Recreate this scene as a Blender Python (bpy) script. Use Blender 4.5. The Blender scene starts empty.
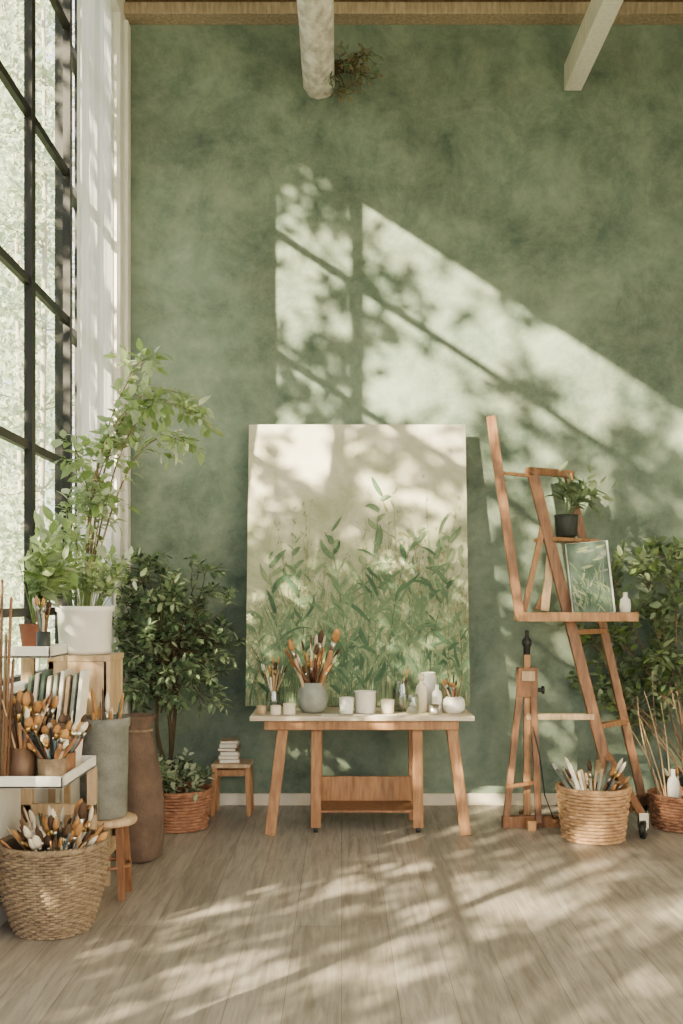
import bpy, math, random
from mathutils import Vector, Matrix, noise
R = random.Random(7)
V = Vector
# ------------------------------------------------------------------ materials
def lin(h):
    if isinstance(h, str):
        c = [int(h[i:i+2], 16)/255 for i in (0, 2, 4)]
    else:
        c = h
    return tuple((x/12.92 if x <= .04045 else ((x+.055)/1.055)**2.4) for x in c)+(1,)
MATS = {}
def base(name):
    m = bpy.data.materials.new(name); m.use_nodes = True
    nt = m.node_tree; nt.nodes.clear()
    o = nt.nodes.new('ShaderNodeOutputMaterial')
    MATS[name] = m
    return m, nt, o
def N(nt, t, **k):
    n = nt.nodes.new(t)
    for a, b in k.items():
        if a.startswith('_'): setattr(n, a[1:], b)
        else: n.inputs[a.replace('__', ' ')].default_value = b
    return n
def mat(name, c1, c2=None, scale=(6, 6, 6), nscale=1.0, rough=.6, bump=0.0, metal=0, detail=4, spec=.4, bscale=None):
    m, nt, o = base(name)
    L = nt.links.new
    p = nt.nodes.new('ShaderNodeBsdfPrincipled')
    p.inputs['Roughness'].default_value = rough; p.inputs['Metallic'].default_value = metal
    p.inputs['Specular IOR Level'].default_value = spec
    c2 = c2 or c1
    tc = nt.nodes.new('ShaderNodeTexCoord'); mp = nt.nodes.new('ShaderNodeMapping')
    mp.inputs['Scale'].default_value = scale
    L(tc.outputs['Object'], mp.inputs['Vector'])
    n = N(nt, 'ShaderNodeTexNoise', Scale=nscale, Detail=detail, Roughness=.6)
    L(mp.outputs[0], n.inputs['Vector'])
    r = nt.nodes.new('ShaderNodeValToRGB')
    r.color_ramp.elements[0].position = .32; r.color_ramp.elements[1].position = .68
    r.color_ramp.elements[0].color = lin(c1); r.color_ramp.elements[1].color = lin(c2)
    L(n.outputs['Fac'], r.inputs[0]); L(r.outputs[0], p.inputs['Base Color'])
    if bump:
        b = N(nt, 'ShaderNodeBump', Strength=bump, Distance=.01)
        if bscale:
            n2 = N(nt, 'ShaderNodeTexNoise', Scale=bscale, Detail=3)
            L(tc.outputs['Object'], n2.inputs['Vector']); L(n2.outputs['Fac'], b.inputs['Height'])
        else:
            L(n.outputs['Fac'], b.inputs['Height'])
        L(b.outputs[0], p.inputs['Normal'])
    L(p.outputs[0], o.inputs[0])
    return m
def leafmat(name, c, c2=None, tr=.35):
    m, nt, o = base(name); L = nt.links.new
    tc = nt.nodes.new('ShaderNodeTexCoord')
    n = N(nt, 'ShaderNodeTexNoise', Scale=9.0, Detail=2)
    L(tc.outputs['Object'], n.inputs['Vector'])
    mx = nt.nodes.new('ShaderNodeValToRGB')
    mx.color_ramp.elements[0].position = .35; mx.color_ramp.elements[1].position = .65
    mx.color_ramp.elements[0].color = lin(c); mx.color_ramp.elements[1].color = lin(c2 or c)
    L(n.outputs['Fac'], mx.inputs[0])
    p = nt.nodes.new('ShaderNodeBsdfPrincipled'); p.inputs['Roughness'].default_value = .5
    t = nt.nodes.new('ShaderNodeBsdfTranslucent'); s = nt.nodes.new('ShaderNodeMixShader')
    s.inputs[0].default_value = tr
    L(mx.outputs[0], p.inputs['Base Color']); L(mx.outputs[0], t.inputs['Color'])
    L(p.outputs[0], s.inputs[1]); L(t.outputs[0], s.inputs[2]); L(s.outputs[0], o.inputs[0])
def wood(name, a, b, rough=.5):
    mat(name, a, b, scale=(22, 22, 3), nscale=2.0, rough=rough, bump=.15, detail=5)

wood('wood_amber', '845a3c', 'ae8259'); wood('wood_pale', 'a88a6a', 'cdb391'); wood('wood_dark', '4e3828', '6f533e')
wood('wood_red', '6c4730', '946a4a'); wood('wood_white', 'd0cbc1', 'eae5dc'); wood('wood_old', '857361', 'b3a28a')
mat('tabletop', 'b0a08a', 'd6cab6', scale=(3, 18, 18), nscale=2, rough=.55, bump=.1)
mat('white_paint', 'dedbd3', 'ecebe6', rough=.6); mat('white_ceramic', 'e2ded6', 'f2efe9', rough=.3)
mat('cream', 'd9cdb6', 'e9e0cd', rough=.6); mat('paper', 'e4ded0', 'f3eee3', rough=.8)
mat('grey_ceramic', '7f837e', '9a9d96', nscale=2, rough=.45, bump=.1)
mat('grey_fabric', '656660', '82837b', scale=(1, 1, 1), nscale=12, rough=.95, bump=.5, bscale=160)
mat('sack', '53433a', '705c4e', scale=(1, 1, 1), nscale=8, rough=.95, bump=.6, bscale=120)
mat('black', '161616', '222220', rough=.4); mat('frame_dark', '191817', '252322', rough=.5)
mat('metal', 'a9a59c', 'c9c5bb', rough=.3, metal=1); mat('gold', 'a8864e', 'c9a869', rough=.3, metal=1)
mat('wicker_red', '7e523d', 'a3765a', scale=(1, 1, 1), nscale=25, rough=.75, bump=.3)
mat('wicker_tan', 'a07a57', 'c8a17a', scale=(1, 1, 1), nscale=25, rough=.75, bump=.3)
mat('jute', '705e4b', '968269', scale=(1, 1, 1), nscale=30, rough=.95, bump=.5)
mat('jute_dark', '4d4034', '655545', rough=.95); mat('soil', '2c2119', '40301f', nscale=4, rough=1, bump=.5)
mat('terracotta', '7a4a38', '96604a', rough=.8); mat('darkpot', '2b2f2c', '3c423d', rough=.5)
mat('bristle_a', '96683a', 'bd8e58', scale=(30, 30, 3), rough=.8); mat('bristle_d', '3b2a1e', '57402e', rough=.8)
mat('bristle_w', 'cfc3ad', 'e6dcc8', rough=.8)
mat('h_green', '2f4a40', '3c5c4e', rough=.35); mat('h_red', '5a2a20', '743828', rough=.35)
mat('h_blue', '4f6266', '65787e', rough=.35)
mat('bark', '6d5a46', '8c775e', scale=(20, 20, 4), rough=.9, bump=.4)
mat('bark_pale', '9c9484', 'bdb6a6', scale=(20, 20, 4), rough=.9, bump=.4)
mat('bark_dark', '3b3025', '54452f', scale=(20, 20, 4), rough=.9, bump=.4)
mat('birch', 'a0958a', 'f2ede6', scale=(5, 3, 5), nscale=3, rough=.8, bump=.9, detail=9)
mat('pink_cloth', 'b58f83', 'c9a99c', rough=.9)
mat('smallpaint', '3d4f45', '74867a', scale=(6, 6, 4), nscale=1.4, rough=.85, bump=.3, detail=7, spec=.15)
mat('board_grey', '6c746e', '949a92', nscale=1, rough=.7); mat('board_green', '5c6c5c', '7d8c78', rough=.7)
leafmat('leaf_ficus', '576d4d', '798f6a'); leafmat('leaf_ficus2', '80936f', 'a0af8b'); leafmat('leaf_deep', '3a5038', '526b4e')
leafmat('leaf_lime', '76904f', '98b06e', tr=.5); leafmat('leaf_lime2', '94aa74', 'b6c696', tr=.5)
leafmat('leaf_pale', 'afbb9c', 'cdd6bd', tr=.45); leafmat('leaf_out', '6a7f5a', '93a67f', tr=.4)
leafmat('leaf_birch', 'a5b397', 'd0d9c4', tr=.5); leafmat('dried', '6b6248', '8a8060', tr=.2)
for i, (a, b) in enumerate([('b3b894', 'c3c5a5'), ('8f9b74', 'a5ad86'), ('6f8260', '879671'), ('506a4c', '6a8060'), ('344f3a', '4a694a'), ('807850', '9a9268')]):
    mat('pig%d' % i, a, b, scale=(1, 1, 1), nscale=9, rough=.7, bump=.4, bscale=60)

# plaster wall
m, nt, o = base('green_plaster'); L = nt.links.new
p = N(nt, 'ShaderNodeBsdfPrincipled', Roughness=.75); p.inputs['Specular IOR Level'].default_value = .25
tc = nt.nodes.new('ShaderNodeTexCoord')
n1 = N(nt, 'ShaderNodeTexNoise', Scale=.8, Detail=10, Roughness=.68, Distortion=.3)
n2 = N(nt, 'ShaderNodeTexNoise', Scale=3.0, Detail=12, Roughness=.78, Distortion=.25)
n3 = N(nt, 'ShaderNodeTexNoise', Scale=28, Detail=5, Roughness=.7)
for n in (n1, n2, n3): L(tc.outputs['Object'], n.inputs['Vector'])
r1 = nt.nodes.new('ShaderNodeValToRGB'); e = r1.color_ramp.elements
e[0].position = .38; e[0].color = lin('44564b'); e[1].position = .63; e[1].color = lin('8ba08f')
r2 = nt.nodes.new('ShaderNodeValToRGB'); e = r2.color_ramp.elements
e[0].position = .36; e[0].color = lin('4b5b4f'); e[1].position = .66; e[1].color = lin('9da692')
mx = N(nt, 'ShaderNodeMix', _data_type='RGBA'); mx.inputs[0].default_value = .5
L(n1.outputs['Fac'], r1.inputs[0]); L(n2.outputs['Fac'], r2.inputs[0]); L(r1.outputs[0], mx.inputs[6]); L(r2.outputs[0], mx.inputs[7])
L(mx.outputs[2], p.inputs['Base Color'])
b = N(nt, 'ShaderNodeBump', Strength=.3, Distance=.02); L(n2.outputs['Fac'], b.inputs['Height'])
b2 = N(nt, 'ShaderNodeBump', Strength=.25, Distance=.004); L(n3.outputs['Fac'], b2.inputs['Height']); L(b.outputs[0], b2.inputs['Normal']); L(b2.outputs[0], p.inputs['Normal'])
L(p.outputs[0], o.inputs[0])
# floor
m, nt, o = base('floor_wood'); L = nt.links.new
p = N(nt, 'ShaderNodeBsdfPrincipled', Roughness=.38)
tc = nt.nodes.new('ShaderNodeTexCoord'); mp = nt.nodes.new('ShaderNodeMapping'); mp.inputs['Rotation'].default_value = (0, 0, math.radians(90))
L(tc.outputs['Object'], mp.inputs[0])
br = N(nt, 'ShaderNodeTexBrick', Scale=1.0, Mortar__Size=.0016, Bias=0.0, Brick__Width=2.2, Row__Height=.2)
br.inputs['Color1'].default_value = lin('968d82'); br.inputs['Color2'].default_value = lin('a9a095'); br.inputs['Mortar'].default_value = lin('70675d')
L(mp.outputs[0], br.inputs['Vector'])
mp2 = nt.nodes.new('ShaderNodeMapping'); mp2.inputs['Scale'].default_value = (20, 1.6, 1)
L(tc.outputs['Object'], mp2.inputs[0])
ng = N(nt, 'ShaderNodeTexNoise', Scale=1.6, Detail=8, Roughness=.7, Distortion=.6); L(mp2.outputs[0], ng.inputs['Vector'])
rg = nt.nodes.new('ShaderNodeValToRGB'); e = rg.color_ramp.elements
e[0].position = .34; e[0].color = (.42, .40, .38, 1); e[1].position = .6; e[1].color = (1, 1, 1, 1)
L(ng.outputs['Fac'], rg.inputs[0])
mx = N(nt, 'ShaderNodeMix', _data_type='RGBA', _blend_type='MULTIPLY'); mx.inputs[0].default_value = .8
L(br.outputs['Color'], mx.inputs[6]); L(rg.outputs[0], mx.inputs[7]); L(mx.outputs[2], p.inputs['Base Color'])
b = N(nt, 'ShaderNodeBump', Strength=.2, Distance=.004); L(ng.outputs['Fac'], b.inputs['Height']); L(b.outputs[0], p.inputs['Normal'])
L(p.outputs[0], o.inputs[0])
# canvas ground
m, nt, o = base('canvas_ground'); L = nt.links.new
p = N(nt, 'ShaderNodeBsdfPrincipled', Roughness=.8)
tc = nt.nodes.new('ShaderNodeTexCoord'); sx = nt.nodes.new('ShaderNodeSeparateXYZ'); L(tc.outputs['Object'], sx.inputs[0])
n = N(nt, 'ShaderNodeTexNoise', Scale=3.0, Detail=10, Roughness=.72, Distortion=.5); L(tc.outputs['Object'], n.inputs['Vector'])
ma = N(nt, 'ShaderNodeMath', _operation='MULTIPLY_ADD'); ma.inputs[1].default_value = .26; L(sx.outputs['Z'], ma.inputs[0])
nn_ = N(nt, 'ShaderNodeMath', _operation='MULTIPLY'); nn_.inputs[1].default_value = .98; L(n.outputs['Fac'], nn_.inputs[0]); L(nn_.outputs[0], ma.inputs[2])
r = nt.nodes.new('ShaderNodeValToRGB'); e = r.color_ramp.elements
e[0].position = .42; e[0].color = lin('5d7053'); e[1].position = 1.0; e[1].color = lin('d3cebb')
e2 = e.new(.72); e2.color = lin('a1a788'); e3 = e.new(.85); e3.color = lin('bfbda4')
L(ma.outputs[0], r.inputs[0]); L(r.outputs[0], p.inputs['Base Color'])
nb = N(nt, 'ShaderNodeTexNoise', Scale=180.0); L(tc.outputs['Object'], nb.inputs['Vector'])
b = N(nt, 'ShaderNodeBump', Strength=.3, Distance=.003); L(nb.outputs['Fac'], b.inputs['Height']); L(b.outputs[0], p.inputs['Normal'])
L(p.outputs[0], o.inputs[0])
# sheer curtain
m, nt, o = base('sheer'); L = nt.links.new
d = N(nt, 'ShaderNodeBsdfDiffuse', Color=(.83, .85, .86, 1)); t = N(nt, 'ShaderNodeBsdfTranslucent', Color=(.83, .86, .88, 1))
s = nt.nodes.new('ShaderNodeMixShader'); s.inputs[0].default_value = .3
L(d.outputs[0], s.inputs[1]); L(t.outputs[0], s.inputs[2]); L(s.outputs[0], o.inputs[0])
m, nt, o = base('pane'); L = nt.links.new
d = N(nt, 'ShaderNodeBsdfTransparent', Color=(.96, .98, .97, 1)); t = N(nt, 'ShaderNodeBsdfGlossy', Roughness=.02)
s = nt.nodes.new('ShaderNodeMixShader'); s.inputs[0].default_value = .05
L(d.outputs[0], s.inputs[1]); L(t.outputs[0], s.inputs[2]); L(s.outputs[0], o.inputs[0])
m, nt, o = base('jarglass'); L = nt.links.new
d = N(nt, 'ShaderNodeBsdfTransparent', Color=(.82, .86, .82, 1)); t = N(nt, 'ShaderNodeBsdfGlossy', Roughness=.05)
s = nt.nodes.new('ShaderNodeMixShader'); s.inputs[0].default_value = .18
L(d.outputs[0], s.inputs[1]); L(t.outputs[0], s.inputs[2]); L(s.outputs[0], o.inputs[0])

# ------------------------------------------------------------------ mesh builder
def frame(d):
    d = V(d).normalized()
    a = V((0, 0, 1)) if abs(d.z) < .95 else V((0, 1, 0))
    x = a.cross(d).normalized(); y = d.cross(x)
    return x, y, d
class MB:
    def __init__(s): s.v = []; s.f = []; s.m = []; s.s = []; s.names = []
    def mi(s, n):
        if n not in s.names: s.names.append(n)
        return s.names.index(n)
    def add(s, vs, fs, m, smooth=False):
        o = len(s.v); s.v += [tuple(q) for q in vs]; k = s.mi(m)
        for f in fs: s.f.append([o+i for i in f]); s.m.append(k); s.s.append(smooth)
    def box(s, lo, hi, m, rot=None, piv=None):
        vs = [V((x, y, z)) for x in (lo[0], hi[0]) for y in (lo[1], hi[1]) for z in (lo[2], hi[2])]
        if rot:
            c = V(piv) if piv else (V(lo)+V(hi))/2
            vs = [rot @ (q-c)+c for q in vs]
        s.add(vs, [(0, 1, 3, 2), (4, 6, 7, 5), (0, 4, 5, 1), (2, 3, 7, 6), (0, 2, 6, 4), (1, 5, 7, 3)], m)
    def beam(s, a, b, w, h, m, up=(0, 1, 0)):
        a = V(a); b = V(b); d = (b-a).normalized(); u = V(up)
        x = d.cross(u).normalized(); y = x.cross(d).normalized()
        vs = [q+x*(i*w/2)+y*(j*h/2) for q in (a, b) for i, j in ((-1, -1), (1, -1), (1, 1), (-1, 1))]
        s.add(vs, [(3, 2, 1, 0), (4, 5, 6, 7), (0, 1, 5, 4), (1, 2, 6, 5), (2, 3, 7, 6), (3, 0, 4, 7)], m)
    def lathe(s, p, d, prof, n, m, smooth=True):
        x, y, d = frame(d); p = V(p); vs = []; fs = []
        for r, h in prof:
            for i in range(n):
                a = 2*math.pi*i/n
                vs.append(p+d*h+x*(math.cos(a)*r)+y*(math.sin(a)*r))
        for k in range(len(prof)-1):
            for i in range(n):
                j = (i+1) % n
                fs.append((k*n+i, k*n+j, (k+1)*n+j, (k+1)*n+i))
        fs.append(tuple(range(n))[::-1]); fs.append(tuple((len(prof)-1)*n+i for i in range(n)))
        s.add(vs, fs, m, smooth)
    def tube(s, pts, r0, r1, m, n=5, closed=False):
        pts = [V(q) for q in pts]; vs = []; fs = []; K = len(pts)
        for k, q in enumerate(pts):
            if closed: t = pts[(k+1) % K]-pts[k-1]
            else: t = pts[min(k+1, K-1)]-pts[max(k-1, 0)]
            x, y, _ = frame(t if t.length > 1e-6 else V((0, 0, 1)))
            r = r0+(r1-r0)*k/max(1, K-1)
            for i in range(n):
                a = 2*math.pi*i/n; vs.append(q+x*(math.cos(a)*r)+y*(math.sin(a)*r))
        for k in range(K if closed else K-1):
            k2 = (k+1) % K
            for i in range(n):
                j = (i+1) % n; fs.append((k*n+i, k*n+j, k2*n+j, k2*n+i))
        s.add(vs, fs, m, True)
    def ring(s, c, R0, r, m, n=48, wob=0, freq=0, ph=0, k=5):
        s.tube([V((c[0]+(R0+wob*math.sin(freq*a+ph))*math.cos(a), c[1]+(R0+wob*math.sin(freq*a+ph))*math.sin(a), c[2])) for a in [2*math.pi*i/n for i in range(n)]], r, r, m, k, True)
    def leaf(s, p, d, nrm, Ln, W, m, droop=.15, chk=True):
        p = V(p); d = V(d).normalized(); nrm = V(nrm); sd = d.cross(nrm)
        if sd.length < 1e-3: sd = d.cross(V((1, 0, .3)))
        sd.normalize(); nn = sd.cross(d).normalized()
        tip = p+d*Ln-nn*(droop*Ln)
        if chk and (tip.x < -1.40 or tip.y > 6.93 or p.x < -1.42 or tip.z < .01): return
        c = p+d*Ln*.5-nn*(.10*Ln)
        l1 = p+d*Ln*.3+sd*W*.48; l2 = p+d*Ln*.66+sd*W*.40-nn*droop*.4*Ln
        r1 = p+d*Ln*.3-sd*W*.48; r2 = p+d*Ln*.66-sd*W*.40-nn*droop*.4*Ln
        s.add([p, l1, l2, tip, r2, r1, c], [(0, 6, 3, 2, 1), (0, 5, 4, 3, 6)], m, True)
    def build(s, name, bevel=0, origin=True):
        me = bpy.data.meshes.new(name)
        o = V((0, 0, 0))
        if origin:
            xs = [q[0] for q in s.v]; ys = [q[1] for q in s.v]; zs = [q[2] for q in s.v]
            o = V(((min(xs)+max(xs))/2, (min(ys)+max(ys))/2, min(zs)))
        me.from_pydata([(q[0]-o.x, q[1]-o.y, q[2]-o.z) for q in s.v], [], s.f)
        for n in s.names: me.materials.append(MATS[n])
        me.polygons.foreach_set('material_index', s.m); me.polygons.foreach_set('use_smooth', s.s)
        me.update()
        ob = bpy.data.objects.new(name, me); ob.location = o
        bpy.context.scene.collection.objects.link(ob)
        if bevel:
            b = ob.modifiers.new('bevel', 'BEVEL'); b.width = bevel; b.segments = 2; b.limit_method = 'ANGLE'; b.angle_limit = math.radians(50)
        return ob
def U(a, b): return R.uniform(a, b)
def rv(s=1): return V((R.gauss(0, s), R.gauss(0, s), R.gauss(0, s)))

# ------------------------------------------------------------------ room shell
XL = -1.46
b = MB(); b.box((-1.66, -1, -.12), (3.3, 7.2, 0), 'floor_wood'); b.build('floor', origin=False)
b = MB(); b.box((-1.66, 7, 0), (3.3, 7.2, 5.5), 'green_plaster'); b.build('wall_back', origin=False)
b = MB(); b.box((3.1, -1, 0), (3.3, 7, 5.5), 'white_paint'); b.build('wall_right', origin=False)
b = MB(); b.box((-1.66, -1, 5.5), (3.3, 7.2, 5.62), 'wood_old'); b.build('ceiling', origin=False)
b = MB()
for y0, y1, z0, z1 in [(3.85, 5.78, 0, 1.0), (-1, 3.85, 0, .25), (5.78, 6.76, 0, .5), (6.76, 7, 0, 5.5), (-1, 6.76, 5.28, 5.5)]:
    b.box((-1.66, y0, z0), (XL, y1, z1), 'white_paint')
b.build('wall_left', origin=False)
b = MB(); b.box((XL, 6.975, 0), (3.1, 7, .08), 'cream'); b.build('baseboard_back', bevel=.004)
b = MB(); b.box((XL, 6.88, .0), (XL+.025, 6.97, 5.3), 'white_paint'); b.build('trim_1', bevel=.004)
b = MB()
for y, w in ((5.76, .05), (5.06, .06), (2.2, .06), (.8, .06), (-.7, .06)):
    b.box((-1.56, y-w/2, .25 if y < 3.85 else 1.0), (-1.52, y+w/2, 5.28), 'frame_dark')
for z in (1.34, 2.16, 2.97, 3.80, 4.62): b.box((-1.56, -1, z-.021), (-1.53, 5.75, z+.021), 'frame_dark')
b.box((-1.56, -1, 5.24), (-1.52, 5.75, 5.28), 'frame_dark'); b.box((-1.56, 3.87, 1.0), (-1.52, 5.75, 1.04), 'frame_dark')
b.box((-1.56, -1, .25), (-1.52, 3.85, .31), 'frame_dark'); b.box((-1.56, 3.82, .25), (-1.52, 3.88, 1.34), 'frame_dark')
b.box((-1.545, -1, .3), (-1.542, 5.74, 5.25), 'pane')
b.build('window_1')
b = MB()
for y in (5.85, 6.28, 6.72): b.box((-1.63, y-.03, .5), (-1.56, y+.03, 5.28), 'frame_dark')
for z in (.52, 1.34, 2.16, 2.97, 3.80, 4.62, 5.25): b.box((-1.63, 5.85, z-.022), (-1.57, 6.72, z+.022), 'frame_dark')
b.build('window_2')
b = MB(); b.box((XL-.01, 3.9, 1.0), (-1.40, 5.7, 1.03), 'white_paint'); b.build('trim_2', bevel=.004)
b = MB(); vs = []; fs = []; n = 90
for i in range(n+1):
    y = 5.81+.93*i/n; x = -1.50+.008*math.sin(i*.35)+.003*math.sin(i*.9)
    for z in (.35, 5.26): vs.append((x, y, z))
for i in range(n): fs.append((2*i, 2*i+2, 2*i+3, 2*i+1))
b.add(vs, fs, 'sheer', True); b.build('sheer_curtain')
# ceiling timbers
b = MB(); b.box((XL, 6.86, 5.33), (3.1, 7, 5.41), 'wood_old'); b.box((XL, 6.90, 5.41), (3.1, 7, 5.5), 'wood_dark')
b.build('ceiling_beam', bevel=.006)
b = MB()
pts = [V((-.154, -1+8*k/80, 4.93)) for k in range(81)]
vs = []; fs = []; nn = 24
for k, q in enumerate(pts):
    for i in range(nn):
        a = 2*math.pi*i/nn; r = .108+.008*noise.noise(V((math.cos(a)*2, q.y*4, math.sin(a)*2)))
        vs.append(q+V((math.cos(a)*r, 0, math.sin(a)*r)))
for k in range(80):
    for i in range(nn):
        j = (i+1) % nn; fs.append((k*nn+i, k*nn+j, (k+1)*nn+j, (k+1)*nn+i))
b.add(vs, fs, 'birch', True); b.build('birch_log_beam')
b = MB(); b.box((1.52, -1, 4.88), (1.64, 7, 5.06), 'wood_white'); b.build('painted_ceiling_beam', bevel=.006)
b = MB(); b.box((-1.46, -1, 5.06), (3.1, -.85, 5.3), 'wood_old'); b.build('ceiling_beam', bevel=.006)
# ------------------------------------------------------------------ generic makers
HM = ['wood_amber', 'wood_pale', 'wood_red', 'h_green', 'h_red', 'black', 'h_blue', 'cream', 'wood_dark', 'wood_pale']
def brush(b, p, d, Ln, r, hm=None, bm=None):
    hm = hm or R.choice(HM); bm = bm or R.choice(['bristle_a', 'bristle_a', 'bristle_d', 'bristle_w'])
    b.lathe(p, d, [(r*.35, 0), (r*.8, Ln*.25), (r, Ln*.6), (r*.75, Ln*.74)], 7, hm)
    b.lathe(p, d, [(r*.85, Ln*.73), (r*1.0, Ln*.84)], 8, R.choice(['metal', 'metal', 'gold']))
    b.lathe(p, d, [(r*1.0, Ln*.84), (r*1.45, Ln*.90), (r*1.1, Ln*.96), (r*.15, Ln)], 8, bm)
def handle(b, p, d, Ln, r):
    b.lathe(p, d, [(r, 0), (r*.9, Ln*.4), (r*.5, Ln*.85), (r*.6, Ln*.97), (r*.2, Ln)], 7, R.choice(HM))
def bunch(b, c, zb, zr, rr, n, L0, L1, r0, r1, spread=1.0, lean=(0, 0), **k):
    for i in range(n):
        a = U(0, 6.283); q = math.sqrt(U(.05, 1))
        rim = V((c[0]+math.cos(a)*rr*q*.9, c[1]+math.sin(a)*rr*q*.9, zr))
        bot = V((c[0]-math.cos(a)*rr*.35*q*spread+U(-.01, .01), c[1]-math.sin(a)*rr*.35*q*spread, zb))
        d = (rim-bot)+V((lean[0], lean[1], 0))*(zr-zb)
        d.normalize(); Ln = U(L0, L1)
        if (bot+d*Ln).x < -1.42:
            d.x = abs(d.x)*.2; d.normalize()
            if (bot+d*Ln).x < -1.42: continue
        if R.random() < .3: handle(b, bot, d, Ln, U(r0, r1)*.8)
        else: brush(b, bot, d, Ln, U(r0, r1), **k)
def pot(b, c, prof, m, n=32, wall=.008, fill=None, fz=.85):
    inner = [(max(r-wall, .001), z) for r, z in prof[::-1]]
    inner[-1] = (inner[-1][0], prof[0][1]+wall)
    b.lathe((c[0], c[1], c[2]), (0, 0, 1), [(.001, prof[0][1])]+prof+inner+[(.001, prof[0][1]+wall)], n, m)
    if fill:
        H = prof[-1][1]; r = prof[-1][0]-wall*1.2
        for (ra, za), (rb, zb) in zip(prof, prof[1:]):
            if za <= H*fz <= zb and zb > za: r = ra+(rb-ra)*(H*fz-za)/(zb-za)-wall*1.1
        b.lathe((c[0], c[1], c[2]), (0, 0, 1), [(.001, H*fz-.004), (r, H*fz-.003), (r, H*fz), (.001, H*fz+.004)], n, fill, False)
def wicker(b, cx, cy, z0, h, rf, rows, stakes, m, md, fill=None):
    prof = [(rf(t)-.006, z0+h*t) for t in [i/8 for i in range(9)]]
    inn = [(r-.012, z) for r, z in prof[::-1]]; inn[-1] = (inn[-1][0], z0+.012)
    b.lathe((cx, cy, 0), (0, 0, 1), [(.001, z0)]+prof+inn+[(.001, z0+.012)], 40, md)
    for k in range(rows):
        t = (k+.5)/rows
        b.ring((cx, cy, z0+h*t), rf(t), h/rows*.56, m, n=stakes*4, wob=.006, freq=stakes/2*2/2, ph=math.pi*(k % 2), k=5)
    for i in range(stakes):
        a = 2*math.pi*(i+.5)/stakes
        b.tube([(cx+(rf(t)+.001)*math.cos(a), cy+(rf(t)+.001)*math.sin(a), z0+h*t) for t in (0, .25, .5, .75, 1)], .004, .004, m, 4)
    for q in range(3):
        pts = []
        for i in range(96):
            a = 2*math.pi*i/96; w = a*22+q*2.094
            pts.append(((cx+(rf(1)+.007*math.cos(w))*math.cos(a)), cy+(rf(1)+.007*math.cos(w))*math.sin(a), z0+h+.004+.007*math.sin(w)))
        b.tube(pts, .0075, .0075, m, 5, True)
    if fill: b.lathe((cx, cy, 0), (0, 0, 1), [(.001, z0+h*.8), (rf(.8)-.02, z0+h*.8), (.001, z0+h*.84)], 24, fill)
def curve(p, q, bow, n=10):
    p = V(p); q = V(q); bow = V(bow)
    return [p.lerp(q, t)+bow*(4*t*(1-t)) for t in [i/n for i in range(n+1)]]
def clampx(q): return V((max(q.x, -1.40), min(q.y, 6.9), q.z))
def stem_leaves(b, pts, t0, n, Ls, ms, up=.3, ratio=.45, droop=.2):
    K = len(pts)-1
    for i in range(n):
        t = t0+(1-t0)*(i+U(0, .8))/n; f = t*K; k = min(int(f), K-1)
        q = pts[k].lerp(pts[k+1], f-k); d = (pts[k+1]-pts[k]).normalized()
        x, y, _ = frame(d); a = i*2.4+U(-.4, .4)
        o = (x*math.cos(a)+y*math.sin(a))*.9+d*.6+V((0, 0, up))+rv(.2)
        Ln = U(*Ls)
        b.leaf(q+o.normalized()*.01, o, V((0, 0, 1))+rv(.35), Ln, Ln*ratio*U(.85, 1.15), R.choice(ms), droop)
def twigs(b, p, d, Ln, r, depth, cfg):
    d = V(d).normalized(); pts = [V(p)]
    n = 5
    for i in range(n):
        d = (d+rv(cfg['wob'])+V((0, 0, cfg['up']))).normalized(); pts.append(clampx(pts[-1]+d*Ln/n))
    b.tube(pts, r, r*.5, cfg['bark'], 5)
    if depth == 0:
        stem_leaves(b, pts, .1, cfg['nl'], cfg['L'], cfg['m'], cfg.get('lu', .2), cfg.get('ratio', .5), cfg.get('droop', .25)); return
    for i in range(cfg['kids']):
        t = U(.35, 1); k = min(int(t*n), n-1); q = pts[k].lerp(pts[k+1], t*n-k)
        x, y, dd = frame(pts[k+1]-pts[k]+V((1e-5, 0, 0))); a = U(0, 6.283)
        twigs(b, q, dd+(x*math.cos(a)+y*math.sin(a))*U(.6, 1.2), Ln*U(.4, .65), r*.55, depth-1, cfg)

# ------------------------------------------------------------------ work table
b = MB()
b.box((-.545, 6.07, .682), (.79, 6.70, .71), 'tabletop')
b.box((-.46, 6.10, .625), (.70, 6.125, .682), 'wood_amber'); b.box((-.46, 6.60, .625), (.70, 6.625, .682), 'wood_amber')
for (xt, xb) in ((-.345, -.425), (.655, .74)):
    b.beam((xt, 6.15, .68), (xb, 6.10, 0), .065, .045, 'wood_amber')
for x, xb in ((-.15, -.155), (.455, .462)):
    b.beam((x, 6.165, .68), (xb, 6.165, .03), .062, .04, 'wood_amber')
    b.lathe((xb-.014, 6.165, .018), (1, 0, 0), [(.001, 0), (.018, .001), (.018, .027), (.001, .028)], 14, 'black')
    b.beam((x, 6.56, .68), (x, 6.52, 0), .055, .035, 'wood_amber')
b.box((-.13, 6.47, .13), (.44, 6.495, .285), 'wood_amber')
b.box((-.13, 6.18, .115), (.44, 6.5, .13), 'wood_red')
b.build('work_table', bevel=.004)

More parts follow.
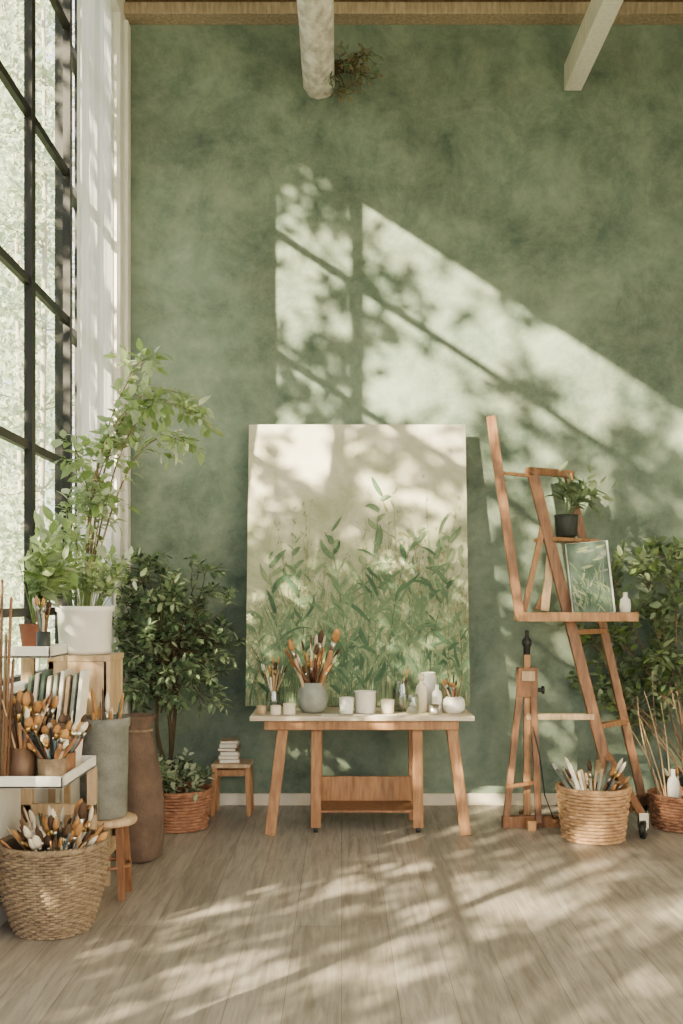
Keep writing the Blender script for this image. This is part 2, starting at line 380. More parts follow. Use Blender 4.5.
# ------------------------------------------------------------------ big painting
cw, ch, x0 = 1.45, 1.88, -.62
lean = math.atan2(.27, ch)
Rm = Matrix.Rotation(-lean, 3, 'X'); org = V((x0, 6.60, .7155))
def cv(u, v, w): return org+Rm @ V((u, -w, v))
b = MB()
vs = [cv(u, v, w) for u in (0, cw) for w in (-.03, 0) for v in (0, ch)]
b.add(vs, [(0, 1, 3, 2), (4, 6, 7, 5), (0, 4, 5, 1), (2, 3, 7, 6), (0, 2, 6, 4), (1, 5, 7, 3)], 'canvas_ground')
lay = [.0012]
def stroke(pts, w0, m, cvf=None, W_=None, H_=None):
    cvf = cvf or cv; W_ = W_ or cw; H_ = H_ or ch
    vs = []; fs = []; K = len(pts); lay[0] += .000003
    for k, (u, v) in enumerate(pts):
        a = pts[max(0, k-1)]; c = pts[min(K-1, k+1)]
        t = math.atan2(c[1]-a[1], c[0]-a[0]); s = k/(K-1)
        w = w0*(math.sin(math.pi*min(1, s*.85+.13))**.8)
        for sg in (1, -1):
            uu = min(max(u-math.sin(t)*w*sg, .002), W_-.002); vv = min(max(v+math.cos(t)*w*sg, .002), H_-.002)
            vs.append(cvf(uu, vv, lay[0]))
    for k in range(K-1): fs.append((2*k, 2*k+1, 2*k+3, 2*k+2))
    b.add(vs, fs, m)
def pstem(u, v0, H, bend, pg, wl, lw, leafy=True, step=.06):
    pts = []
    w1 = U(.005, .03); ph = U(0, 6)
    for k in range(13):
        s = k/12; pts.append((u+bend*s*s+w1*math.sin(s*5+ph)*s, v0+H*s))
    stroke(pts, .003 if leafy else .0022, R.choice(pg))
    if not leafy:
        for j in range(R.randint(5, 16)):
            s = U(.7, 1.02); k = min(int(s*12), 12); q = pts[k]; a = U(.8, 2.3)
            Ln = U(.012, .035); q = (q[0]+U(-.018, .018), q[1]+U(-.03, .03))
            stroke([(q[0]+math.cos(a)*Ln*t, q[1]+math.sin(a)*Ln*t) for t in (0, .33, .66, 1)], U(.002, .005), R.choice(pg))
        return
    s = U(.1, .3); sd = R.choice((1, -1))
    while s < 1:
        f = s*12; k = min(int(f), 11); q = (pts[k][0]+(pts[k+1][0]-pts[k][0])*(f-k), pts[k][1]+(pts[k+1][1]-pts[k][1])*(f-k))
        a = math.pi/2-sd*U(.2, .95)-(.5*bend/max(H, .3))*s; Ln = wl*U(.4, 1.3)*(1.1-.5*s); cu = U(-.3, .5)
        lp = [(q[0]+math.cos(a-sd*cu*t*t)*Ln*t, q[1]+math.sin(a-sd*cu*t*t)*Ln*t) for t in [i/6 for i in range(7)]]
        stroke(lp, lw*U(.5, 1.4), R.choice(pg))
        sd = -sd if R.random() < .8 else sd; s += step/H*U(.5, 1.9)
def blade(u, H, bend, m, w):
    stroke([(u+bend*s*s, H*s) for s in [i/10 for i in range(11)]], w, m)
def env(u):
    t = u/cw
    return .66+.10*math.sin(t*11-1.2)+.48*math.exp(-((t-.60)/.15)**2)+.28*math.exp(-((t-.24)/.09)**2)+.30*math.exp(-((t-.88)/.09)**2)
def many(n, lo, hi, bd, pg, wl, lw, pl=1.0, step=.06):
    for i in range(n):
        u = U(-.05, cw+.05); pstem(u, U(-.05, .1), env(u)*U(lo, hi), U(-bd, bd), pg, wl, lw, R.random() < pl, step)
for i in range(170): u = U(0, cw); blade(u, env(u)*U(.5, 1.15), U(-.25, .25), R.choice(['pig0', 'pig1', 'pig1', 'pig2', 'pig5']), U(.002, .006))
many(70, .5, 1.05, .2, ['pig0', 'pig1', 'pig1'], .15, .011, step=.08)
many(110, .6, 1.35, .15, ['pig1', 'pig5', 'pig2', 'pig2'], .1, .006, .15)
many(55, .4, 1.0, .22, ['pig1', 'pig2', 'pig2'], .17, .011, step=.08)
for i in range(140): u = U(0, cw); blade(u, env(u)*U(.3, .9), U(-.2, .2), R.choice(['pig2', 'pig3', 'pig3', 'pig4']), U(.002, .006))
many(45, .35, 1.0, .18, ['pig2', 'pig3', 'pig1'], .16, .010, step=.075)
many(50, .5, 1.15, .15, ['pig3', 'pig2', 'pig5'], .1, .005, .1)
many(34, .3, .95, .2, ['pig3', 'pig4', 'pig3'], .18, .011, step=.07)
for u, H, bd in ((.78, 1.42, .12), (.90, 1.16, .24), (.38, 1.05, -.1), (1.12, 1.18, .14), (.25, .98, -.12), (1.3, 1.12, .05), (.62, 1.0, .14), (1.0, .9, .3), (.66, 1.18, -.1), (.84, 1.0, .05)):
    pstem(u, 0, H, bd, ['pig3', 'pig2', 'pig3', 'pig4'], .22, .013, step=.05)
b.build('botanical_painting')

# ------------------------------------------------------------------ things on table
TZ = .711
def sobj(name, c, prof, m, fill=None, fz=.85, bn=None, n=28, wall=.005, extra=None):
    b = MB(); pot(b, (c[0], c[1], c[2]), prof, m, n, wall, fill, fz)
    if bn: bunch(b, c, c[2]+.01, c[2]+prof[-1][1], prof[-1][0]-wall, *bn[0], **bn[1])
    if extra: extra(b)
    return b.build(name)
def ex(b):
    brush(b, (-.17, 6.26, TZ+.02), (.30, -.05, 1), .52, .019, 'wood_amber', 'bristle_a'); brush(b, (-.19, 6.25, TZ+.02), (-.30, -.05, 1), .45, .014, 'wood_pale', 'bristle_a')
    brush(b, (-.17, 6.26, TZ+.02), (.1, -.05, 1), .49, .012, 'wood_red', 'bristle_d')
sobj('brush_pot', (-.177, 6.28, TZ), [(.06, 0), (.085, .03), (.094, .08), (.09, .13), (.07, .165), (.073, .185)], 'grey_ceramic', bn=((34, .34, .48, .0045, .009), dict(spread=2.6)), extra=ex)
sobj('glass_brush_jar', (-.425, 6.36, TZ), [(.045, 0), (.048, .01), (.048, .10), (.042, .12), (.044, .13)], 'jarglass', fill='board_green', fz=.4, bn=((20, .22, .34, .003, .007), dict(spread=1.8)))
sobj('wooden_cup', (-.485, 6.2, TZ), [(.026, 0), (.03, .01), (.03, .045), (.028, .05)], 'wood_pale', 'cream')
sobj('candle_tin', (-.395, 6.16, TZ), [(.03, 0), (.032, .01), (.032, .055)], 'cream', 'paper')
sobj('candle_tin', (-.315, 6.16, TZ), [(.036, 0), (.038, .01), (.038, .06), (.036, .068)], 'cream', 'white_ceramic')
sobj('paint_cup', (.03, 6.2, TZ), [(.038, 0), (.042, .01), (.044, .10)], 'white_ceramic', 'board_grey')
sobj('paint_can', (.145, 6.27, TZ), [(.06, 0), (.064, .005), (.064, .12), (.067, .123), (.067, .132)], 'white_ceramic', 'board_green', .9)
sobj('paint_cup', (.28, 6.22, TZ), [(.034, 0), (.038, .01), (.041, .085)], 'cream', 'smallpaint')
sobj('glass_jar', (.375, 6.38, TZ), [(.052, 0), (.057, .01), (.057, .14), (.045, .165), (.045, .19)], 'jarglass', 'wood_dark', .5, bn=((5, .2, .27, .003, .005), {}))
sobj('glass_jar', (.43, 6.2, TZ), [(.036, 0), (.04, .01), (.04, .10), (.034, .12)], 'jarglass', 'pig2', .6)
sobj('tall_paint_tin', (.54, 6.42, TZ), [(.055, 0), (.055, .21), (.05, .215), (.05, .235)], 'white_ceramic', 'cream', .95)
b = MB(); b.lathe((.49, 6.29, TZ), (0, 0, 1), [(.001, 0), (.034, 0), (.035, .13), (.03, .16), (.014, .18), (.014, .2), (.018, .2), (.018, .235), (.001, .236)], 24, 'cream'); b.build('paint_bottle')
b = MB(); b.lathe((.585, 6.27, TZ), (0, 0, 1), [(.001, 0), (.03, 0), (.031, .1), (.026, .13), (.012, .14), (.012, .17), (.001, .171)], 24, 'white_ceramic'); b.build('paint_bottle')
sobj('small_tin', (.555, 6.16, TZ), [(.032, 0), (.034, .01), (.034, .06)], 'metal', 'cream')
sobj('round_brush_bowl', (.685, 6.24, TZ), [(.04, 0), (.062, .02), (.07, .05), (.062, .085), (.045, .10)], 'white_ceramic', bn=((12, .16, .26, .004, .012), dict(spread=1.2)))
b = MB()
for x, y, a, w, h in ((.2, 6.115, .03, .26, .07), (-.07, 6.13, -.05, .1, .08), (.14, 6.45, .1, .26, .14), (-.28, 6.45, -.1, .14, .12)):
    b.box((x-w/2, y-h/2, TZ), (x+w/2, y+h/2, TZ+.002), 'paper', Matrix.Rotation(a, 3, 'Z'))
b.build('paper_sheets')

# ------------------------------------------------------------------ easel
b = MB(); W = 'wood_amber'
C = V((1.20, 6.45, 2.21)); D = V((1.48, 6.70, 2.225)); Cb = V((1.70, 6.27, .07)); Db = V((1.93, 6.52, .07))
def on(a, c, z): t = (z-a.z)/(c.z-a.z); return a.lerp(c, t)
b.beam(C, Cb, .066, .04, 'wood_red'); b.beam(D, Db, .05, .04, 'wood_red')
b.beam(C+V((-.03, -.03, .0)), D+V((.03, .03, .0)), .05, .045, 'wood_red', up=(0, 0, 1))
b.beam((.926, 6.36, 2.54), (1.10, 6.30, 1.27), .055, .035, 'wood_red')
b.beam((.99, 6.36, 2.19), (1.18, 6.43, 2.18), .02, .02, W, up=(0, 0, 1))
b.beam((1.265, 6.42, 1.87), (1.13, 6.34, 1.33), .035, .025, W); b.beam((1.315, 6.44, 1.68), (1.26, 6.36, 1.33), .05, .025, 'wood_pale')
b.beam((1.36, 6.45, 1.62), (1.22, 6.40, 1.34), .03, .02, W)
b.box((1.08, 6.22, 1.27), (1.80, 6.40, 1.30), 'wood_pale'); b.box((1.08, 6.20, 1.27), (1.80, 6.22, 1.325), W)
b.beam(on(C, Cb, 1.78)+V((-.02, .02, 0)), on(D, Db, 1.78)+V((.02, 0, 0)), .20, .022, W, up=(0, 0, 1))
for z in (.62, 1.2): b.beam(on(C, Cb, z), on(D, Db, z), .05, .03, W, up=(0, 0, 1))
b.beam((1.15, 6.38, .675), on(C, Cb, .68)+V((0, 0, 0)), .05, .035, 'wood_pale', up=(0, 0, 1))
b.beam((1.155, 6.38, .06), (1.155, 6.38, 1.06), .04, .035, W)
b.beam((1.11, 6.36, .86), (1.01, 6.30, .03), .038, .03, 'wood_red'); b.beam((1.19, 6.37, .86), (1.21, 6.28, .03), .038, .03, 'wood_red')
b.box((1.095, 6.335, .80), (1.215, 6.42, .98), 'wood_red'); b.box((1.115, 6.32, .9), (1.195, 6.335, .96), 'wood_pale')
b.lathe((1.155, 6.38, 1.06), (0, 0, 1), [(.001, 0), (.022, 0), (.022, .05), (.03, .06), (.03, .09), (.012, .11), (.012, .15), (.001, .155)], 16, 'black')
b.lathe((1.215, 6.37, .84), (1, 0, 0), [(.001, 0), (.012, 0), (.012, .03), (.025, .03), (.025, .045), (.001, .046)], 14, 'black')
b.beam((.99, 6.30, .035), (1.42, 6.34, .035), .05, .07, 'wood_red', up=(0, 0, 1)); b.beam((1.155, 6.2, .03), (1.155, 6.52, .03), .05, .06, W, up=(0, 0, 1))
b.beam((1.01, 6.30, .25), (1.20, 6.34, .27), .025, .02, W, up=(0, 0, 1)); b.beam((1.3, 6.33, .045), on(C, Cb, .15), .05, .04, W, up=(0, 0, 1))
b.beam(Cb+V((-.05, -.12, .06)), Db+V((.03, .06, .06)), .06, .06, 'wood_dark', up=(0, 0, 1))
b.beam(on(C, Cb, .45)+V((.02, 0, 0)), (1.765, 6.02, .14), .045, .035, 'wood_red')
for q in (V((1.775, 6.02, 0)), Db, Cb+V((-.02, .0, 0))):
    b.lathe((q.x-.02, q.y, .055), (1, -.5, 0), [(.001, 0), (.04, .0), (.055, .006), (.055, .032), (.04, .038), (.001, .038)], 24, 'black')
    b.lathe((q.x-.023, q.y+.001, .055), (1, -.5, 0), [(.001, 0), (.022, .0), (.022, .046), (.001, .046)], 14, 'metal')
    b.box((q.x-.03, q.y-.02, .06), (q.x+.026, q.y+.02, .15), 'metal')
b.tube([(1.18, 6.33, .62), (1.22, 6.31, .45), (1.25, 6.3, .2), (1.30, 6.28, .06), (1.4, 6.28, .085), (1.48, 6.3, .2)], .005, .005, 'black', 6)
b.build('studio_easel', bevel=.003)
b = MB(); rt = Matrix.Rotation(-.10, 3, 'X') @ Matrix.Rotation(math.radians(-5), 3, 'Y'); pv = V((1.56, 6.28, 1.315))
b.box((1.42, 6.27, 1.315), (1.68, 6.295, 1.76), 'white_paint', rt, pv); b.box((1.422, 6.267, 1.317), (1.668, 6.271, 1.758), 'smallpaint', rt, pv)
def cv2(u, v, w): return rt @ (V((1.424+u, 6.2665-(w-lay0), 1.319+v))-pv)+pv
lay0 = lay[0]
for i in range(120):
    u = U(0, .24); v = U(0, .30)*U(.2, 1); a = U(.7, 2.4); Ln = U(.03, .12)
    stroke([(u+math.cos(a+.3*t)*Ln*t, v+math.sin(a+.3*t)*Ln*t) for t in [k/5 for k in range(6)]], U(.002, .006), R.choice(['pig2', 'pig3', 'pig4', 'pig1', 'board_grey', 'pig3']), cv2, .24, .43)
for i in range(14):
    u = U(.02, .22); v = U(.25, .42); stroke([(u+t*.06, v+t*.01) for t in (0, .4, .8, 1.2)], U(.004, .012), R.choice(['board_grey', 'pig1', 'smallpaint']), cv2, .24, .43)
ob = b.build('small_canvas_painting'); ob.location.z = 1.302
b = MB(); b.lathe((1.745, 6.3, 1.302), (0, 0, 1), [(.001, 0), (.03, 0), (.034, .06), (.03, .10), (.014, .115), (.014, .145), (.001, .146)], 18, 'white_ceramic'); b.build('white_paint_bottle')
b = MB(); pc = (1.44, 6.56, 1.795); pot(b, pc, [(.05, 0), (.066, .02), (.074, .12), (.078, .15)], 'darkpot', fill='soil')
for i in range(30):
    a = U(0, 6.28); e = U(.2, 1.2); d = V((math.cos(a)*e+.5, math.sin(a)*e*.6-.1, 1))
    q = V(pc)+V((0, 0, .13))
    pts = curve(q, q+d.normalized()*U(.12, .34), (0, 0, .02), 5); b.tube(pts, .002, .001, 'leaf_ficus', 4); stem_leaves(b, pts, .4, 4, (.06, .11), ['leaf_ficus', 'leaf_ficus2', 'leaf_ficus2'], .1, .42)
b.build('small_potted_plant')

# ------------------------------------------------------------------ right baskets + shrub
b = MB(); wicker(b, 1.475, 6.0, .002, .30, lambda t: .168+.037*t, 15, 26, 'wicker_tan', 'wicker_red')
bunch(b, (1.475, 6.0), .05, .29, .17, 22, .36, .50, .006, .011, spread=1.5)
for i in range(14):
    a = U(0, 6.28); d = V((math.cos(a)*.65, math.sin(a)*.4, 1)); b.lathe((1.475-math.cos(a)*.02, 6.0-math.sin(a)*.02, .04), d, [(.001, 0), (.012, 0), (.012, U(.38, .48)), (.001, .37)], 9, R.choice(['board_grey', 'paper', 'h_blue', 'board_green', 'wood_pale']))
b.build('wicker_brush_basket')
b = MB(); wicker(b, 2.1, 6.30, .002, .2, lambda t: .17+.03*t, 11, 24, 'wicker_red', 'terracotta', 'soil')
b.lathe((2.02, 6.22, .15), (0, .1, 1), [(.001, 0), (.035, 0), (.036, .13), (.03, .16), (.014, .18), (.014, .22), (.001, .22)], 18, 'white_ceramic')
b.lathe((2.12, 6.20, .15), (0, 0, 1), [(.001, 0), (.03, 0), (.03, .13), (.02, .15), (.02, .18), (.001, .18)], 18, 'pink_cloth')
b.lathe((2.2, 6.25, .15), (.1, 0, 1), [(.001, 0), (.04, 0), (.042, .1), (.03, .12), (.001, .12)], 18, 'paper')
bunch(b, (2.1, 6.32), .05, .2, .14, 8, .3, .42, .005, .009)
for i in range(7):
    pts = curve((2.0+U(-.03, .03), 6.30, .1), (1.93+U(-.16, .2), 6.30+U(-.05, .05), U(.6, .95)), (U(-.05, .05), 0, 0), 9)
    b.tube(pts, .006, .002, R.choice(['bark', 'wood_pale', 'wood_pale']), 5)
b.build('wicker_supply_basket')
b = MB(); pot(b, (2.3, 6.80, .0), [(.11, 0), (.13, .05), (.15, .24), (.155, .26)], 'darkpot', fill='soil')
cfg = dict(wob=.16, up=.05, bark='bark', nl=9, L=(.05, .09), m=['leaf_ficus', 'leaf_ficus2', 'leaf_ficus2', 'leaf_ficus', 'leaf_lime'], kids=4, ratio=.55, lu=.2)
for tx, ty, tz in ((1.72, 6.84, 1.1), (1.82, 6.84, 1.40), (2.0, 6.84, 1.6), (2.2, 6.7, 1.68), (2.35, 6.7, 1.3), (2.5, 6.7, 1.8), (1.80, 6.84, .8), (2.15, 6.7, 1.0), (2.4, 6.7, .75), (2.08, 6.8, 1.25), (1.95, 6.84, .65), (2.0, 6.84, 1.0)):
    pts = curve((2.3+U(-.04, .04), 6.78, .23), (tx, ty, tz), (U(-.1, .05), -.02, .08), 8)
    b.tube(pts, .008, .003, 'bark', 6)
    for t in (3, 5, 6, 7, 8): twigs(b, pts[t], (pts[min(t+1, 8)]-pts[t-1])+rv(.1)+V((-.03, 0, 0)), U(.18, .28), .004, 1, cfg)
b.build('leafy_potted_shrub')

# ------------------------------------------------------------------ left: ficus, basket plant, stool, books
b = MB(); pot(b, (-1.13, 6.78, 0), [(.1, 0), (.12, .04), (.135, .3), (.145, .32)], 'darkpot', fill='soil')
cfg = dict(wob=.2, up=.03, bark='bark_dark', nl=11, L=(.04, .07), m=['leaf_ficus', 'leaf_ficus', 'leaf_ficus2', 'leaf_ficus2', 'leaf_deep'], kids=3, ratio=.5, lu=.15)
for i in range(3):
    b.tube(curve((-1.13+U(-.03, .03), 6.76, .3), (-1.12+U(-.06, .06), 6.62, .85), (U(-.05, .05), 0, 0), 8), .016, .010, 'bark_dark', 7)
for i in range(52):
    a = U(0, 6.283); e = U(-.5, 1.0); st = V((-1.12+U(-.05, .05), 6.62, U(.62, 1.15)))
    tgt = V((-1.11, 6.54, 1.06))+V((math.cos(a)*.28*math.sqrt(1-e*e*.6), math.sin(a)*.25, e*.54))
    tgt = clampx(tgt); pts = curve(st, tgt, (0, 0, .05), 6); b.tube(pts, .006, .003, 'bark_dark', 5)
    for t in (3, 5, 6): twigs(b, pts[t], (pts[6]-pts[2])+rv(.1), U(.13, .23), .003, 1 if R.random() < .5 else 0, cfg)
b.build('potted_ficus')
b = MB(); wicker(b, -1.0, 6.30, .002, .23, lambda t: .165+.035*t, 12, 26, 'wicker_red', 'terracotta', 'soil')
cfg2 = dict(cfg); cfg2.update(up=-.06, L=(.04, .065), nl=10, m=['leaf_ficus2', 'leaf_ficus', 'leaf_pale'])
for i in range(34):
    a = U(0, 6.283); q = V((-1.0+math.cos(a)*.08, 6.30+math.sin(a)*.08, .2)); twigs(b, q, (math.cos(a)*.6, math.sin(a)*.6, U(.6, 1.8)), U(.14, .22), .003, 1 if i % 2 else 0, cfg2)
b.build('basket_plant')
b = MB(); b.box((-.84, 6.60, .315), (-.59, 6.84, .34), 'wood_pale')
for x in (-.82, -.61):
    for y in (6.63, 6.81): b.beam((x, y, .315), (x+(.012 if x > -.7 else -.012), y, 0), .032, .03, 'wood_amber')
b.box((-.82, 6.62, .26), (-.61, 6.64, .30), 'wood_amber'); b.box((-.82, 6.80, .26), (-.61, 6.82, .30), 'wood_amber')
b.build('small_stool', bevel=.004)
b = MB(); z = .341
for i, (w, h, m) in enumerate([(.13, .025, 'wood_pale'), (.125, .02, 'cream'), (.12, .028, 'wood_pale'), (.12, .022, 'jute'), (.11, .025, 'cream'), (.115, .02, 'wood_pale')]):
    r = Matrix.Rotation(U(-.15, .15), 3, 'Z'); b.box((-.735-w/2, 6.64, z), (-.735+w/2, 6.80, z+h), m, r); b.box((-.735-w/2+.004, 6.637, z+.004), (-.735+w/2-.004, 6.80, z+h-.004), 'paper', r); z += h+.001
b.build('book_stack', bevel=.001)

# ------------------------------------------------------------------ left foreground
b = MB()
for x in (-1.42, -1.15):
    for y in (5.02, 5.30): b.box((x-.015, y-.015, 0), (x+.015, y+.015, 1.1), 'wood_pale')
for z in (.15, .75, 1.1): b.box((-1.44, 5.0, z), (-1.13, 5.32, z+.028), 'wood_pale')
b.box((-1.44, 5.005, .83), (-1.13, 5.018, 1.1), 'wood_pale'); b.box((-1.15, 5.0, .83), (-1.137, 5.32, 1.1), 'wood_pale')
b.build('wooden_plant_stand', bevel=.003)
b = MB(); pc = (-1.29, 5.15, 1.13); pot(b, pc, [(.115, 0), (.125, .02), (.136, .21), (.145, .215), (.145, .24)], 'white_ceramic', fill='soil', n=40)
q0 = V((-1.285, 5.16, 1.33))
for (x, y, z), bow in (((-.70, 5.0, 2.28), (-.05, 0, .44)), ((-.76, 4.9, 2.16), (-.02, 0, .30)), ((-.80, 5.05, 2.42), (-.08, 0, .36)), ((-.94, 5.05, 2.62), (-.08, 0, .18)), ((-1.0, 5.2, 2.42), (-.05, 0, .2)), ((-1.12, 5.1, 2.2), (-.05, 0, .1)), ((-1.3, 5.25, 2.0), (0, 0, 0)), ((-1.15, 5.0, 1.9), (0, 0, .1)), ((-1.33, 4.95, 1.85), (0, 0, .1)), ((-.9, 4.95, 2.38), (-.1, 0, .25)), ((-1.3, 4.95, 2.15), (.05, 0, .1))):
    pts = [clampx(p) for p in curve(q0, (x, y, z), bow, 14)]; b.tube(pts, .006, .002, 'bark', 5)
    cf = dict(wob=.15, up=-.04, bark='leaf_lime', nl=6, L=(.045, .082), m=['leaf_lime', 'leaf_lime2', 'leaf_lime2', 'leaf_pale'], kids=2, ratio=.6, lu=.0, droop=.35)
    for t in range(6, 15, 1):
        for _ in range(1 if t < 12 else 2): twigs(b, pts[t], (pts[min(t+1, 14)]-pts[t-1])*3+rv(.3), U(.07, .14), .002, 0, cf)
for i in range(90):
    a = U(0, 6.283); q = q0+V((math.cos(a)*.06, math.sin(a)*.06, 0)); d = V((math.cos(a)*.6, math.sin(a)*.6, U(.5, 2)))
    pts = [clampx(p) for p in curve(q, q+d.normalized()*U(.15, .38), (0, 0, .05), 6)]; b.tube(pts, .002, .001, 'leaf_lime', 4)
    stem_leaves(b, pts, .3, 7, (.035, .06), ['leaf_lime', 'leaf_lime2', 'leaf_pale'], .1, .5)
b.build('tall_potted_plant')
b = MB()
for z, y0, y1, xr in ((.64, 4.12, 4.68, -1.12), (1.15, 4.40, 4.68, -1.25)):
    b.box((XL, y0, z), (xr, y1, z+.012), 'cream')
    b.box((XL, y0, z), (xr, y0+.012, z+.05), 'white_paint'); b.box((XL, y1-.012, z), (xr, y1, z+.05), 'white_paint'); b.box((xr-.012, y0, z), (xr, y1, z+.05), 'white_paint')
b.box((XL, 4.66, .0), (-1.41, 4.70, 1.15), 'wood_pale'); b.box((XL, 4.12, .0), (-1.42, 4.15, .64), 'wood_pale')
b.box((-1.16, 4.66, .0), (-1.12, 4.70, .64), 'wood_pale'); b.box((-1.27, 4.665, .64), (-1.255, 4.695, 1.15), 'wood_pale')
b.box((XL, 4.66, .42), (-1.12, 4.69, .47), 'wood_pale')
b.build('white_storage_shelf', bevel=.003)
def jar(name, c, prof, m, n, L0, L1, r0, r1, **k):
    b = MB(); pot(b, c, prof, m, 28, .005); bunch(b, c, c[2]+.01, c[2]+prof[-1][1], prof[-1][0]-.008, n, L0, L1, r0, r1, **k); b.build(name)
P1 = [(.05, 0), (.055, .01), (.058, .10)]
jar('brush_jar', (-1.19, 4.21, .653), P1, 'jute', 32, .20, .30, .005, .014, spread=1.5)
jar('brush_jar', (-1.325, 4.235, .653), [(.055, 0), (.06, .01), (.062, .14)], 'wood_dark', 34, .26, .38, .005, .015, spread=1.0)
jar('brush_jar', (-1.19, 4.36, .653), P1, 'wood_red', 28, .20, .28, .005, .013, spread=1.0)
jar('brush_jar', (-1.32, 4.37, .653), [(.055, 0), (.06, .01), (.06, .13)], 'grey_ceramic', 26, .24, .36, .005, .014, spread=.8)
jar('brush_jar', (-1.295, 4.45, 1.163), [(.028, 0), (.03, .01), (.03, .10)], 'darkpot', 12, .18, .25, .004, .009, spread=.6)
b = MB(); BM = ['board_green', 'paper', 'smallpaint', 'cream', 'board_grey', 'paper', 'wood_pale', 'board_grey', 'paper']
for i in range(9):
    x = -1.42+.028*i; h = .41+.012*(i % 3)
    b.box((x, 4.51, .657), (x+.014, 4.64, .657+h), BM[i], Matrix.Rotation(math.radians(6), 3, 'Y'), (x, 4.57, .657))
b.build('canvas_board_stack', bevel=.001)
b = MB()
for i in range(6):
    b.lathe((-1.405+.010*i, 4.144+.004*(i % 2), .656), (.012*i-.01, .005*(i % 2), 1), [(.001, 0), (.006, 0), (.0065, (.9, .7, .82, .6, .75, .5)[i]), (.001, (.91, .71, .83, .61, .76, .51)[i])], 8, ['wood_dark', 'h_red', 'wood_dark', 'bark', 'wood_red', 'wood_dark'][i])
b.build('wooden_dowels')
b = MB(); pc = (-1.38, 4.59, 1.163); pot(b, pc, [(.045, 0), (.05, .02), (.062, .12), (.064, .13)], 'terracotta', fill='soil')
q0 = V((-1.38, 4.59, 1.28))
for i in range(44):
    a = U(0, 6.283); d = V((math.cos(a)*.5+.1, math.sin(a)*.5, U(.7, 2.2)))
    pts = [clampx(p) for p in curve(q0, q0+d.normalized()*U(.15, .5), (0, 0, .04), 7)]; b.tube(pts, .003, .0015, 'leaf_lime', 4)
    stem_leaves(b, pts, .3, 7, (.06, .12), ['leaf_lime', 'leaf_lime2', 'leaf_ficus2'], .1, .42)
b.build('potted_herb')
b = MB(); b.lathe((-1.10, 4.85, .345), (0, 0, 1), [(.001, 0), (.125, 0), (.13, .008), (.13, .022), (.125, .03), (.001, .03)], 32, 'wood_pale')
for a in (.785, 2.356, 3.927, 5.498):
    b.beam((-1.10+.085*math.cos(a), 4.85+.085*math.sin(a), .345), (-1.10+.11*math.cos(a), 4.85+.11*math.sin(a), 0), .03, .03, 'wood_red')
b.ring((-1.10, 4.85, .15), .098, .009, 'wood_red', 24)
b.build('round_stool')
b = MB(); pot(b, (-1.125, 4.85, .376), [(.10, 0), (.108, .01), (.112, .2), (.116, .42), (.122, .43), (.122, .47)], 'grey_fabric', 36, .008)
bunch(b, (-1.125, 4.85), .4, .84, .1, 16, .48, .60, .006, .011, spread=.8)
b.build('fabric_brush_bucket')
b = MB(); vs = []; nn = 40; SX, SY = -1.10, 5.52
prof = [(.085, 0), (.12, .02), (.136, .12), (.138, .28), (.128, .44), (.108, .57), (.085, .66), (.07, .70), (.082, .74), (.10, .78)]
for r, h in prof:
    for i in range(nn):
        a = 6.2832*i/nn; rr = r*(1+.06*math.sin(a*5+h*7)+.03*math.sin(a*9-h*11))
        vs.append((SX+rr*math.cos(a), SY+rr*math.sin(a), h))
fs = [(k*nn+i, k*nn+(i+1) % nn, (k+1)*nn+(i+1) % nn, (k+1)*nn+i) for k in range(len(prof)-1) for i in range(nn)]+[tuple(range(nn))[::-1]]
b.add(vs, fs, 'sack', True); b.ring((SX, SY, .70), .076, .008, 'jute', 30)
b.build('burlap_sack')
b = MB(); wicker(b, -1.228, 4.36, .002, .365, lambda t: .152+.08*math.sin(min(1, t*1.15)*1.57)-.012*t, 32, 44, 'jute', 'jute_dark', None)
b.lathe((-1.228, 4.36, 0), (0, 0, 1), [(.001, .2), (.18, .2), (.001, .21)], 24, 'soil')
bunch(b, (-1.228, 4.36), .1, .36, .2, 85, .34, .48, .006, .014, spread=1.3)
for i in range(10):
    a = U(0, 6.28); d = V((math.cos(a)*.5+.2, math.sin(a)*.6, 1)).normalized(); b.lathe((-1.228, 4.36, .2), d, [(.001, 0), (.018, 0), (.02, .2), (.012, .22), (.012, .24), (.001, .24)], 10, R.choice(['white_ceramic', 'cream', 'h_blue', 'board_grey']))
b.build('woven_brush_basket')
b = MB()
cfg = dict(wob=.3, up=-.03, bark='bark_dark', nl=6, L=(.03, .05), m=['dried', 'leaf_ficus', 'dried'], kids=3, ratio=.5)
for i in range(14): twigs(b, (-.045, 6.84, 4.94+U(-.03, .05)), (U(.5, 1.2), U(-.5, .1), U(-1.2, .5)), U(.14, .28), .004, 1, cfg)
b.build('dried_sprig')

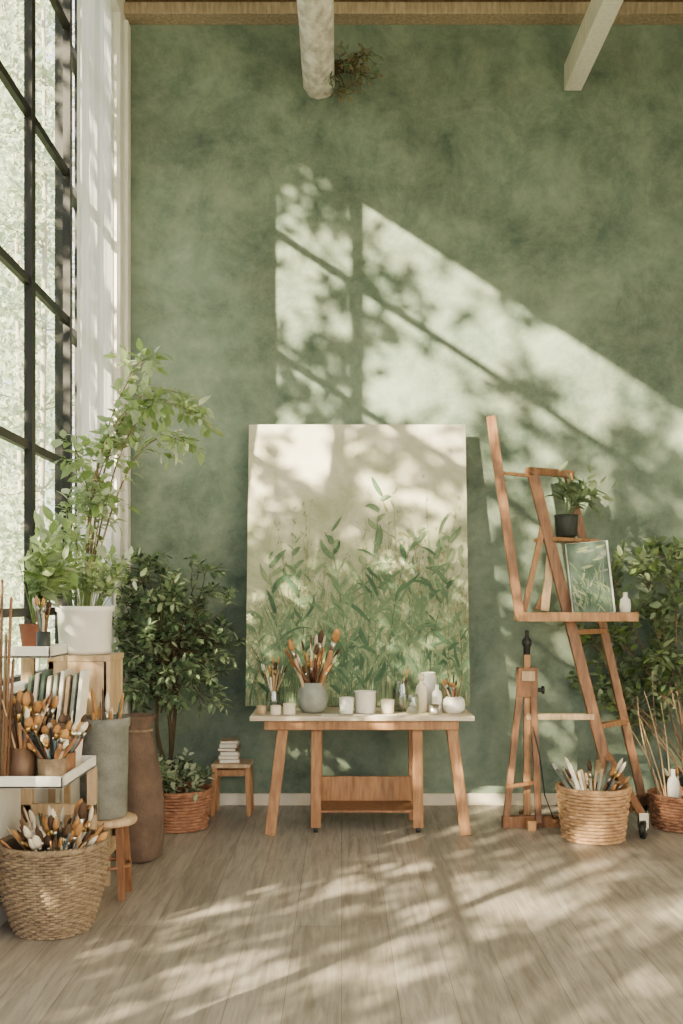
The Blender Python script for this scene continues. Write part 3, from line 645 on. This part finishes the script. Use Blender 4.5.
# ------------------------------------------------------------------ outdoors
b = MB(); b.box((-60, -60, -.4), (60, 60, -.3), 'leaf_out'); b.build('ground', origin=False)
S = (1.0, 1.176, -.65); DY = 1.176
def dens(p):
    s = (7-p.y)/DY; xw = p.x+s; zw = p.z-.65*s
    if zw > 0:
        q = V((xw, zw, p.x*.08))
        k = noise.noise(q*1.6)*.3+noise.noise(q*3.6)*.6+noise.noise(q*7.5)*.6
        u = 341.5+146*xw; v = 600-146*(zw-1.4); vt = 136+.65*(u-274)
        if v < vt-25: return .4
        if u < 352:
            if 240 < v < 345: dd = .30
            elif v < 240: dd = .70
            elif 425 < v < 530: dd = .38
            else: dd = .66
        elif v-vt < 50: dd = .28
        elif u < 600 and 280+.35*(u-365) < v < 418+.25*(u-365): dd = .34
        elif v-vt < 115: dd = .80
        else: dd = .60
        if v > 530: dd = max(dd, .75)
        if v > 585: dd = .97
    else:
        s2 = p.z/.65; X = p.x+s2; Y = p.y+DY*s2; dd = .95
        q = V((X*.8, Y*1.6, p.x*.1)); k = noise.noise(q*2.2)*.6+noise.noise(q*5)*.6
        if 4.9 < Y < 5.5 and .05 < X < 2.4: dd = .52
        if 4.25 < Y < 4.9 and X > .25: dd = .3
        if 3.65 < Y < 4.0 and -.85 < X < .6: dd = .28
        if Y < 3.65: dd = .8
    return max(0, min(1, .5+(k-(.5-dd)*1.15)*6))
b = MB()  # unseen foliage added as a gobo, shaped to block sun and leave dapples indoors
for i in range(52000):
    p = V((U(-4.6, -3.5), U(-6, 4.4), U(.2, 8.8)))
    if R.random() > dens(p): continue
    d = rv(1).normalized(); nrm = rv(1)
    b.leaf(p, d, nrm, U(.09, .17), U(.05, .09), 'leaf_out', .1, False)
for i in range(6):
    y = -5+1.7*i+U(-.3, .3); x = -4.2
    pts = curve((x, y, -.3), (x+U(-.3, .3), y+U(-.4, .4), 8.5), (0, U(-.2, .2), 0), 12); b.tube(pts, .04, .02, 'bark', 7)
    for j in range(16):
        q = pts[R.randint(3, 11)]; b.tube(curve(q, q+V((U(-.5, .6), U(-1.3, 1.3), U(.1, .9))), (0, 0, .1), 5), .012, .005, 'bark', 4)
b.build('gobo_tree')
b = MB()
for i in range(6):
    x = -3.9-.55*i; y = 13+1.5*i
    pts = curve((x, y, -.3), (x+U(-.4, .4), y, 12), (U(-.3, .3), 0, 0), 12); b.tube(pts, .05, .015, 'bark_pale', 8)
    for j in range(75):
        q = pts[R.randint(1, 12)]; pp = curve(q, q+V((U(-1.0, 1.0), U(-1.5, 1.5), U(-.7, .7))), (0, 0, .15), 7); b.tube(pp, .010, .003, 'bark_pale', 4)
        for t in range(2, 8):
            for r_ in range(9):
                o = rv(.14); b.leaf(pp[t]+o, rv(1), rv(1), U(.08, .16), U(.05, .09), 'leaf_birch', .1, False)
b.build('birch_tree')

# ------------------------------------------------------------------ light, world, camera
sl = bpy.data.lights.new('sun', 'SUN'); sl.energy = 50; sl.angle = math.radians(.65); sl.color = (1, .83, .55)
so = bpy.data.objects.new('sun', sl); so.rotation_euler = V(S).to_track_quat('-Z', 'Y').to_euler(); so.location = (-6, -6, 9)
bpy.context.scene.collection.objects.link(so)
w = bpy.data.worlds.new('world'); bpy.context.scene.world = w; w.use_nodes = True
nt = w.node_tree; bg = nt.nodes['Background']; bg.inputs[0].default_value = (.99, .98, .98, 1); bg.inputs[1].default_value = 3.5
cd = bpy.data.cameras.new('camera'); cd.sensor_fit = 'VERTICAL'; cd.sensor_height = 36; cd.lens = 36; cd.shift_y = 88/1024
co = bpy.data.objects.new('camera', cd); co.location = (0, 0, 1.4); co.rotation_euler = (math.radians(90), 0, 0)
bpy.context.scene.collection.objects.link(co); bpy.context.scene.camera = co
